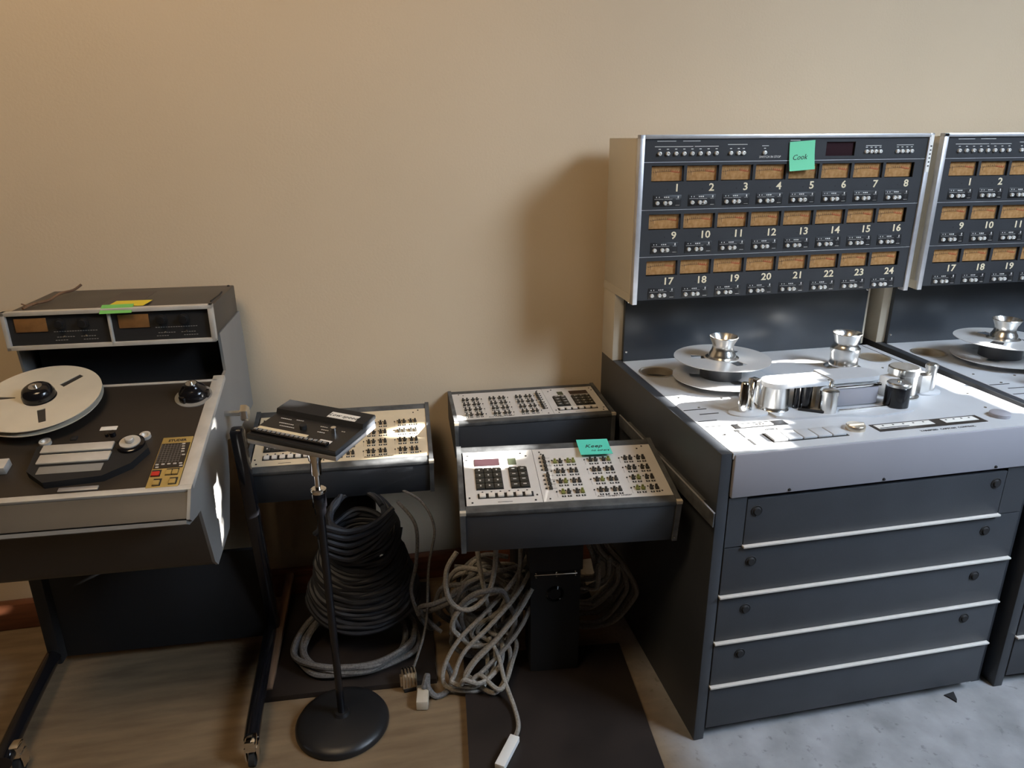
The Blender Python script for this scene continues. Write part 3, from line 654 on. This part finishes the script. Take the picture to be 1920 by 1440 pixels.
# ------------------------------------------------------------------ autolocator control stands
def make_control(name, loc, psi, phi, oz, flip, pmat, label, width=.525, scale=1.0):
    t = empty(name, (loc[0], loc[1], 0), psi, label, 'control stand', 'remote control stands')
    Kt = tilt(oz, phi)
    W, L = width, .277
    if scale != 1: Kt = Kt @ Matrix.Scale(scale, 4)
    # tray: tilted lid frame, deep front board, two end cheeks
    MB(Kt).box(.012, W-.012, 0, .026, -.012, -.0005, .001).box(.012, W-.012, .251, L, -.012, -.0005, .001).build('lid_rim', 'charcoal_edge', t)
    MB(Kt).box(.012, W-.012, .002, .014, -.118, -.012, .001).build('front_board', 'charcoal', t)
    MB(Kt).box(.012, W-.012, .014, L, -.095, -.014).build('case', 'matte_black', t)
    ck = [(-.003, .002), (-.003, -.118), (.02, -.121), (L, -.098), (L+.002, .002)]
    for x0 in (0, W-.012): MB(Kt).prism(ck, x0, x0+.012, 'x').build('end_cheek', 'charcoal_edge', t)
    for xa in (W-.013, -.001): MB(Kt).prism([(-.0035, .0025), (-.0035, -.006), (.006, .0025)], xa, xa+.014, 'x').build('worn_corner', 'beige', t)
    X = (lambda a: W-a) if flip else (lambda a: a)
    def bx(mb, a, b, c, d, e, f, bev=0): a, b = sorted((X(a), X(b))); mb.box(a, b, c, d, e, f, bev); return mb
    p1 = bx(MB(Kt), .016, .1968, .026, .250, -.004, 0).build('keypad_panel', pmat, t)
    p2 = bx(MB(Kt), .1980, W-.0125, .026, .250, -.004, 0).build('switch_panel', pmat, t)
    bx(MB(Kt), .1968, .1980, .026, .250, -.005, -.002).build('panel_gap', 'matte_black', t)
    bx(MB(Kt), .043, .107, .185, .216, 0, .0008).build('display', 'display', p1)
    bx(MB(Kt), .130, .150, .185, .214, 0, .0008).build('small_display', 'greendisplay', p1)
    g = MB(Kt)
    for x, y in ((.028, .233), (.024, .214), (.165, .235), (.178, .222), (.158, .175), (.024, .055), (.030, .036), (.186, .055), (.180, .035)): bx(g, x-.0022, x+.0022, y-.0022, y+.0022, 0, .001)
    for k in range(6): bx(g, .056+.0216*k-.002, .056+.0216*k+.002, .073, .077, 0, .0012)
    for a, b, y in ((.085, .115, .240), (.090, .125, .034)): bx(g, a, b, y, y+.0015, 0, .0003)
    g.build('panel_print', 'ink', p1)
    bx(MB(Kt), .042, .109, .084, .173, 0, .0004).build('key_bed', 'ink', p1); bx(MB(Kt), .127, .174, .084, .173, 0, .0004).build('key_bed', 'ink', p1)
    bx(MB(Kt), .044, .178, .050, .070, 0, .0004).build('key_bed', 'ink', p1)
    kd = None
    def key(proto, a, y, w_, d, m_, nm, h=.004):
        x = min(X(a), X(a+w_))
        if proto is None:
            proto = MB(Matrix.Scale(scale, 4)).box(0, w_, 0, d, 0, h, .0012).build(nm, m_, p1)
        else:
            q = proto.copy(); C.objects.link(q); q.parent = p1; proto = q
        proto.matrix_local = R(phi, 4, 'X'); proto.location = Kt @ Vector((x, y, .0004)); return proto
    pr = None
    for r_ in range(4):
        for k in range(3): q = key(pr, .0435+.0216*k, .0865+.0218*r_, .0200, .0198, 'key_dark', 'number_key'); pr = pr or q
        for k in range(2): q = key(pr, .1285+.0228*k, .0865+.0218*r_, .0200, .0198, 'key_dark', 'number_key')
    g = MB(Kt)
    for r_ in range(4):
        for k in range(3): bx(g, .0515+.0216*k, .0550+.0216*k, .094+.0218*r_, .0995+.0218*r_, .0044, .0047)
        for k in range(2): bx(g, .1345+.0228*k, .1425+.0228*k, .0955+.0218*r_, .0985+.0218*r_, .0044, .0047)
    g.build('key_print', 'print', p1)
    pr = None
    for k in range(6): q = key(pr, .048+.0219*k, .0525, .0150, .0150, 'key_white', 'transport_key', .0055); pr = pr or q
    # right-hand module: paired rocker switches with legend rectangles
    g1 = MB(Kt); leg = MB(Kt); gl = MB(Kt)
    cols = [(.249, .283), (.341, .375), (.432, .466)]
    sw = None; sw2 = None; cnt = 0
    rnd = random.Random(3)
    for ci, (ca, cb) in enumerate(cols):
        for cx in (ca, cb):
            for r_ in range(4):
                y = .186-.0432*r_
                for k in range(2):
                    a = cx+.0135*k
                    use_olive = rnd.random() < .28 and not flip and pmat != 'panel_amber'
                    src = sw2 if use_olive else sw
                    if src is None:
                        src = MB(Matrix.Scale(scale, 4)).box(-.0045, .0045, -.006, .004, 0, .005, .001).box(-.0028, .0028, .003, .0085, 0, .008, .001).build('rocker_switch', 'knob_olive' if use_olive else 'knob_dark', p2)
                        if use_olive: sw2 = src
                        else: sw = src
                        o_ = src
                    else:
                        o_ = src.copy(); C.objects.link(o_); o_.parent = p2
                    o_.matrix_local = R(phi, 4, 'X'); o_.location = Kt @ Vector((X(a), y, 0))
                    bx(leg, a-.0048, a+.0048, y-.0165, y-.0105, 0, .0006)
                    bx(leg, a-.008, a-.005, y+.007, y+.010, 0, .002)
                    bx(gl, a-.0010, a+.0010, y-.0155, y-.0115, .0006, .0009)
                bx(leg, cx-.0165, cx-.0135, y+.003, y+.006, 0, .0025)
                bx(leg, cx-.0150, cx-.0146, y-.016, y+.002, 0, .0003)
                bx(leg, cx+.0190, cx+.0194, y-.016, y-.002, 0, .0003)
    for r_ in range(8):
        y = .207-.0175*r_-(.008 if r_ > 3 else 0)
        a = .222
        o_ = sw.copy(); C.objects.link(o_); o_.parent = p2; o_.matrix_local = R(phi, 4, 'X'); o_.location = Kt @ Vector((X(a), y, 0))
        bx(leg, .209, .214, y-.002, y+.002, 0, .002); bx(leg, .228, .238, y, y+.0006, 0, .0003)
    for x, y in ((.215, .236), (.218, .226), (.215, .036), (.475, .232), (.490, .242), (.49, .045)): bx(leg, x-.002, x+.002, y-.002, y+.002, 0, .001)
    leg.build('legend', 'ink', p2)
    vs, fs = text_mesh('Auto Transport Locator', .0085, Kt @ Matrix.Translation((X(.37), .036, .0003)), shear=.2); MB().add(vs, fs).build('name_print', 'ink', p2)
    gl.build('switch_lamp', 'print', p2)
    return t, Kt

c3, K3 = make_control('control_stand', (-.57, .13), -.103, .157, .661, False, 'panel_white', 'grey control stand with pale key panel and teal note, front of the pair')
# pedestal and base of the front stand, in its own frame
MB().box(.190, .330, .205, .33, .018, .57, .003).build('pedestal', 'matte_black', c3)
MB().box(.186, .334, .198, .34, .355, .54, .003).build('pedestal_sleeve', 'matte_black', c3)
h = MB().box(.200, .318, .1960, .200, .345, .3485, .0005)
for x in (.205, .262, .314):
    for z in (.352, .340): h.lathe([(.003, 0), (.002, .002), (.0001, .003)], (0, 0, 0), 8, FRONT(x, .198, z))
h.build('hinge', 'chrome', c3)
MB().lathe([(.0001, .001), (.017, .001), (.020, .006), (.024, .002), (.026, 0)], (0, 0, 0), 24, FRONT(.258, .2045, .278)).build('clamp_recess', 'gloss_black', c3)
MB().prism([(0, -.42), (.475, -.42), (.475, .30), (.0, .30)], 0, .018, 'z').build('base_board', 'base_brown', c3)
MB(tilt(.661, .157)).prism([(-.01, -.105), (.075, -.155), (.075, -.12)], .515, .519, 'x').build('bracket', 'charcoal_edge', c3)

c2, K22 = make_control('control_stand', (-.517, .632), -.041, .032, .678, True, 'panel_white', 'grey control stand behind the front one, its keypad at the right, by the wall', scale=.94)
MB().box(.19, .32, .06, .18, .018, .60, .003).build('pedestal', 'matte_black', c2)
MB().box(.02, .44, -.005, .22, 0, .018, .002).build('base_board', 'base_brown', c2)
c1, K11 = make_control('control_stand', (-1.115, .581), -.053, .289, .602, False, 'panel_amber', 'grey control stand with aged cream panel behind the microphone stand')
MB().box(.20, .34, .10, .22, .018, .56, .003).build('pedestal', 'matte_black', c1)
MB().box(.02, .50, -.21, .27, 0, .018, .002).build('base_board', 'base_brown', c1)

# ------------------------------------------------------------------ microphone stand and the small remote on it
ms = empty('microphone_stand', (-.889, .247, 0), 0, 'black round-base microphone stand with chrome top, holding the small remote', 'microphone stand')
MB().lathe([(.118, 0), (.122, .004), (.122, .012), (.117, .020), (.100, .027), (.06, .033), (.022, .038), (.018, .046), (.0001, .046)], (0, 0, 0), 64).build('base', 'black', ms)
MB().cyl((0, 0, .03), .0098, .63, 20).build('pole', 'gloss_black', ms)
MB().lathe([(.0125, .635), (.0135, .64), (.0135, .652), (.0165, .656), (.0165, .690), (.012, .696), (.009, .70)], (0, 0, 0), 24).build('clutch', 'gloss_black', ms)
MB().lathe([(.0175, .692), (.0185, .694), (.0185, .700), (.015, .703)], (0, 0, 0), 24).build('collar', 'chrome', ms)
MB().lathe([(.0068, .70), (.0068, .735), (.0115, .738), (.0125, .742), (.0125, .772), (.0155, .776), (.0165, .80), (.0165, .836), (.014, .838)], (0, 0, 0), 28).build('shaft', 'chrome', ms)

rm = bpy.data.objects.new('remote_control', None); C.objects.link(rm)
psi, ph, ro = -.56, .084, -.039
a_ = Vector((math.cos(psi)*math.cos(ro), math.sin(psi)*math.cos(ro), math.sin(ro))).normalized()
b_ = Vector((-math.sin(psi)*math.cos(ph), math.cos(psi)*math.cos(ph), math.sin(ph))); b_ = (b_-a_*a_.dot(b_)).normalized(); n_ = a_.cross(b_)
mm = Matrix.Identity(4)
for i in range(3): mm[i][0], mm[i][1], mm[i][2] = a_[i], b_[i], n_[i]
mm.translation = Vector((-.888, .241, .862)); rm.matrix_world = mm; rm.empty_display_size = .05
tag(rm, 'small flat black remote with white labels, tilted on top of the microphone stand', 'remote control')
w2, l2 = .1155, .082
MB().box(-w2, w2, -l2, l2, -.024, -.013, .001).build('base_plate', 'alu', rm)
MB().box(-w2, w2, -l2, l2, -.0125, -.001, .0015).build('case', 'charcoal', rm)
MB().box(-w2+.001, w2-.001, -l2+.001, l2-.002, -.0012, .0002).build('top_panel', 'black', rm)
MB().prism([(.026, .0), (.031, .011), (.081, .011), (.084, .007), (.084, 0)], -w2-.001, w2+.001, 'x').build('raised_housing', 'matte_black', rm)
MB().box(.018, .092, .034, .060, .0110, .0116).build('written_label', 'white', rm)
vs, fs = text_mesh('Low speed', .017, Matrix.Translation((.055, .047, .0117)), shear=.3); MB().add(vs, fs).build('handwriting', 'ink', rm)
MB().box(-w2+.005, .020, -.052, -.040, .0002, .0008).build('channel_strip', 'cream', rm)
MB().box(.055, .085, -.062, -.046, .0002, .0008).build('small_label', 'white', rm)
MB().box(-w2+.004, w2-.03, -.072, -.058, .0002, .006, .001).build('button_rail', 'gloss_black', rm)
for k in range(16): MB().box(-w2+.010+.012*k, -w2+.018+.012*k, -.069, -.061, .006, .0085, .0008).build('rail_button', 'cheek', rm)
MB().cyl((-.01, -.018, 0), .008, .010, 16).build('knob', 'matte_black', rm)
MB().cyl((.065, -.010, 0), .006, .014, 16).build('knob', 'chrome', rm)
g = MB()
for a, b, y in ((-.09, -.06, .008), (-.05, -.03, .012), (-.08, -.04, -.012), (-.07, -.03, -.024), (.02, .045, .004), (.03, .05, -.008), (.028, .052, -.020), (.078, .092, .0)):
    n = int((b-a)/.005)
    for k in range(n): g.box(a+.005*k, a+.005*k+.0035, y, y+.0025, .0002, .0006)
g.build('legend', 'print', rm)

# ------------------------------------------------------------------ notes
def note(name, mtx, w_, h_, material, label, curl=.006, writing=None, parent=None):
    n = 8; vs = []; fs = []
    for th in (0, .0004):
        for j in range(n+1):
            for i in range(2):
                v = j/n; vs.append((-w_/2+w_*i, h_/2-h_*v, th+curl*v*v))
    q = 2*(n+1)
    for j in range(n):
        a = 2*j; fs += [(a, a+1, a+3, a+2), (q+a, q+a+2, q+a+3, q+a+1), (a, a+2, q+a+2, q+a), (a+1, q+a+1, q+a+3, a+3)]
    fs += [(0, q, q+1, 1), (2*n, 2*n+1, q+2*n+1, q+2*n)]
    o = MB().add(vs, fs, False).build(name, material); o.matrix_world = mtx; tag(o, label, 'sticky note')
    for i, (txt, size, x, y) in enumerate(writing or []):
        v_, f_ = text_mesh(txt, size, Matrix.Translation((x, y, 0)), shear=.35)
        v_ = [Vector((p.x, p.y, .0007+curl*((h_/2-p.y)/h_)**2+p.z)) for p in v_]
        MB().add(v_, f_).build('handwriting', 'ink', o)
    return o
note('sticky_note', Matrix.Translation((.478, .5735, 1.425)) @ R(PI/2, 4, 'X') @ R(.06, 4, 'Z') @ R(.04, 4, 'X'), .078, .078, 'green', 'mint green sticky note on the meter bridge above channel 5', .010, [('Cook', .020, -.008, -.004)])
note('sticky_note', Matrix.Translation((-.57, .13, 0)) @ R(-.103, 4, 'Z') @ K3 @ Matrix.Translation((.361, .236, .0075)) @ R(-.02, 4, 'Z'), .084, .078, 'teal', 'teal sticky note reading Keep on the front control stand', .004, [('Keep', .022, -.002, .004), ('no others', .012, .012, -.018)])
A8 = Matrix.Translation((-1.15, .182, 0)) @ R(-.046, 4, 'Z')
note('sticky_note', A8 @ Matrix.Translation((-.208, .438, 1.0835)) @ R(-.02, 4, 'Z'), .088, .072, 'yellow', 'yellow sticky note on top of the two-track recorder, above the green one', .001)
note('sticky_note', A8 @ Matrix.Translation((-.222, .386, 1.0845)) @ R(.03, 4, 'Z') @ R(.30, 4, 'X'), .074, .034, 'grass', 'green sticky note curling over the front of the two-track recorder, partly under the yellow one', -.006)

# ------------------------------------------------------------------ cables
def cable(name, pts, r, material, label, cat='cable', group=None, seg=8, sub=8):
    return tag(MB().tube(smooth_path(pts, sub), r, seg).build(name, material), label, cat, group)
rnd = random.Random(11)
# dark looms hung in loops in front of the left-hand stand
def loops(n, f, jit=.006, k=14):
    pts = []
    for i in range(n*k+1):
        th = 2*PI*i/k; u = i/(n*k)
        p = f(u, th); pts.append(tuple(c_+rnd.uniform(-jit, jit) for c_ in p))
    return pts
for ci, (lo0, lo1, rx0, rx1, lab) in enumerate(((.45, .32, .070, .115, 'dark cable coil hanging highest under the cream panel stand'), (.33, .22, .100, .140, 'dark cable coil in the middle of the hank under the cream panel stand'), (.24, .11, .125, .160, 'dark cable coil forming the lower part of the hank under the cream panel stand'))):
    def f(u, th, lo0=lo0, lo1=lo1, rx0=rx0, rx1=rx1):
        lo = lo0+(lo1-lo0)*u; rx = rx0+(rx1-rx0)*u; hi = .50-.09*u*(ci > 0)-.06*ci
        s_ = math.sin(th)
        return (-.815+rx*math.cos(th)*(1-.25*max(s_, 0)), .545+.075*s_, (hi+lo)/2+(hi-lo)/2*s_)
    cable('cable_coil', loops(9, f, .005), .0082, 'cable_dark', lab, group='dark looms on the left stand', seg=7, sub=4)
for k in range(5):
    cable('cable', [(-.93+.01*k, .47, .455-.012*k), (-.90, .455, .478-.02*k), (-.84, .45, .462-.022*k), (-.77, .455, .475-.016*k), (-.715, .48, .505-.01*k)], .0080, 'cable_dark', 'dark cable strand wound across the top of the hank under the cream panel stand', group='dark strands across the hank top', seg=7)
def f(u, th): return (-.845+(.165+.02*math.sin(9*u))*math.cos(th), .515+.125*math.sin(th), .035+.03*u+.04*max(0, math.sin(th)))
cable('cable_coil', loops(4, f, .006), .0085, 'cable_mid', 'wide grey cable coil lying on the base board of the cream panel stand', group='dark looms on the left stand', seg=7, sub=4)
cable('cable', [(-.70, .56, .48), (-.655, .50, .43), (-.66, .47, .33), (-.68, .45, .25), (-.665, .44, .17)], .0055, 'cable_mid', 'thin frayed cable hanging at the right of the dark hank')
cable('cable', [(-.69, .60, .50), (-.63, .56, .47), (-.60, .52, .40), (-.625, .48, .30), (-.645, .42, .15), (-.69, .365, .05), (-.703, .357, .028)], .004, 'cable_mid', 'thin grey cable running down to the bright metal plug')
# grey braided looms around the pedestal of the front stand
G = 'grey braided looms of the front stand'
for i in range(12):
    u = ((i*5) % 12)/11; xb = -.150+.130*u+rnd.uniform(-.006, .004); zt = .40; zb = .25-.205*u+rnd.uniform(-.02, .02); y0 = .335+.008*i
    w_ = rnd.uniform(-.015, .015)
    cable('cable', [(-.20+.07*u, y0+.05, zt+.03), (-.17+.06*u, y0+.03, zt-.04), ((-.14+xb)/2+.02*u+w_, y0+.01, zt-.09), (xb-.004, y0, (zt+zb)/2+.03-.03*u+w_), (xb-.006, y0+.005, (zt+zb)/2-.045+w_), (xb-.045-.02*u, y0+.02, zb+.025), (-.17+w_, y0+.05, zb-.003), (-.24, y0+.07, zb+rnd.uniform(-.02, .05)), (-.34, y0+.09, zb+.02)], .0066, 'cable_grey', 'braided grey cable bulging out to the right of the pedestal', group=G+', right side')
for i in range(7):
    ph0 = rnd.uniform(0, 6.28); tx = rnd.uniform(-.5, .5)
    cx, cz, cy = rnd.uniform(-.50, -.43), rnd.uniform(.12, .24), rnd.uniform(.38, .50)
    rx, rz = rnd.uniform(.07, .12), rnd.uniform(.07, .13)
    def g_(u, th):
        x = cx+rx*math.cos(th+ph0)+.02*math.sin(4*u+ph0); z = cz+rz*math.sin(th+ph0)+tx*(x-cx)
        return (x, cy+.05*math.sin(th*.5+ph0), max(z, .032))
    cable('cable_coil', loops(2, g_, .007), .0072, 'cable_grey' if i % 2 else 'cable_mid', 'braided grey cable tangled on the floor left of the pedestal', group=G+', left tangle', seg=8, sub=4)
for i in range(5):
    v = ((i*3) % 5)/4; q = lambda a: a*(v-.5)+rnd.uniform(-.006, .006); yy = -.014*i
    cable('cable', [(-.355, .37+yy, .37-.14*v), (-.40+q(.01), .36+yy, .30-.13*v), (-.46+q(.03), .35+yy, .22-.11*v), (-.530+q(.07), .34+yy, .140-.07*v), (-.568+q(.07), .32+yy, .075-.03*v), (-.560+q(.09), .30+yy+.02*v, .030+.012*i), (-.51+q(.10), .275-.05*v, .024+.010*i), (-.455+q(.10), .30+q(.05), .030+.010*i), (-.435+q(.08), .35, .075+.01*i), (-.47+q(.10), .39, .13), (-.40, .42, .16+.08*v)], .0065, 'cable_grey', 'braided grey cable sweeping diagonally down left of the pedestal', group=G+', diagonal sweep')
cable('cable', [(-.555, .36, .415), (-.585, .35, .37), (-.588, .345, .30), (-.565, .34, .255), (-.52, .335, .245), (-.475, .335, .29), (-.455, .34, .36), (-.45, .345, .42)], .0070, 'cable_grey', 'braided grey cable hanging as a single U loop under the front stand, far left')
cable('cable', [(-.50, .38, .45), (-.49, .37, .34), (-.47, .36, .22), (-.46, .35, .20), (-.40, .35, .26), (-.38, .36, .34), (-.375, .37, .45)], .0068, 'cable_grey', 'braided grey cable hanging down right beside the left of the pedestal')
for i, (yy, zz) in enumerate(((.40, .25), (.44, .20))):
    cable('cable', [(-.34, yy, zz+.07), (-.45, yy, zz+.055), (-.56, yy-.01, zz+.01), (-.62, yy, zz-.02), (-.66, yy+.03, zz-.05), (-.63, yy+.05, zz-.12), (-.60, yy+.04, .10)], .0068, 'cable_mid', 'dull grey cable stretching from the pedestal towards the dark hank', group=G+', stretching left')
c_ = cable('cable', [(-.60, .36, .06), (-.585, .33, .03), (-.60, .30, .012), (-.635, .285, .010), (-.655, .30, .03), (-.655, .315, .06), (-.663, .305, .045), (-.668, .298, .032)], .008, 'cable_mid', 'tan grey cable ending in a tan rectangular plug on the plywood')
MB(Matrix.Translation((-.672, .285, .016)) @ R(-.15, 4, 'Z')).box(-.016, .016, -.036, .020, -.014, .014, .003).build('plug', 'beige', c_)
pb = empty('metal_plug', (-.705, .340, 0), .10, 'bright bare metal multi-pin plug standing at the edge of the plywood', 'connector')
MB().box(-.020, .020, -.014, .014, .014, .062, .002).box(-.026, -.020, -.008, .008, .02, .052, .001).build('shell', 'brass', pb)
MB().box(-.018, .018, -.013, .013, 0, .014, .002).build('socket', 'matte_black', pb)
g = MB()
for k in range(4): g.box(-.016+.009*k, -.011+.009*k, -.0155, .0155, .018, .066, .001)
g.build('contact_ribs', 'chrome', pb)
tl = cable('cable', [(-.47, .36, .12), (-.455, .30, .10), (-.448, .25, .06), (-.435, .18, .028), (-.437, .12, .026), (-.452, .085, .026)], .0062, 'cable_grey', 'grey cable with a white plug, trailing forward over the black base board')
MB(Matrix.Translation((-.480, .043, .028)) @ R(-.60, 4, 'Z')).box(-.013, .013, -.055, .045, -.0085, .0085, .002).build('plug', 'white', tl)

# ------------------------------------------------------------------ odds and ends on the floor
pl = MB(Matrix.Translation((-1.095, .40, .012)) @ R(.17, 4, 'X') @ R(-.07, 4, 'Z')).box(-.012, .012, 0, .46, -.006, .012, .002).build('wood_strip', 'wood')
tag(pl, 'narrow brown wooden strip lying against the wall beside the trolley', 'wood strip')
sc = MB().prism([(.750, .0), (.785, .005), (.772, -.022), (.764, -.030), (.757, -.012)], .0002, .004).build('plastic_scrap', 'matte_black')
tag(sc, 'small black triangular scrap on the concrete in front of the large machine', 'scrap')
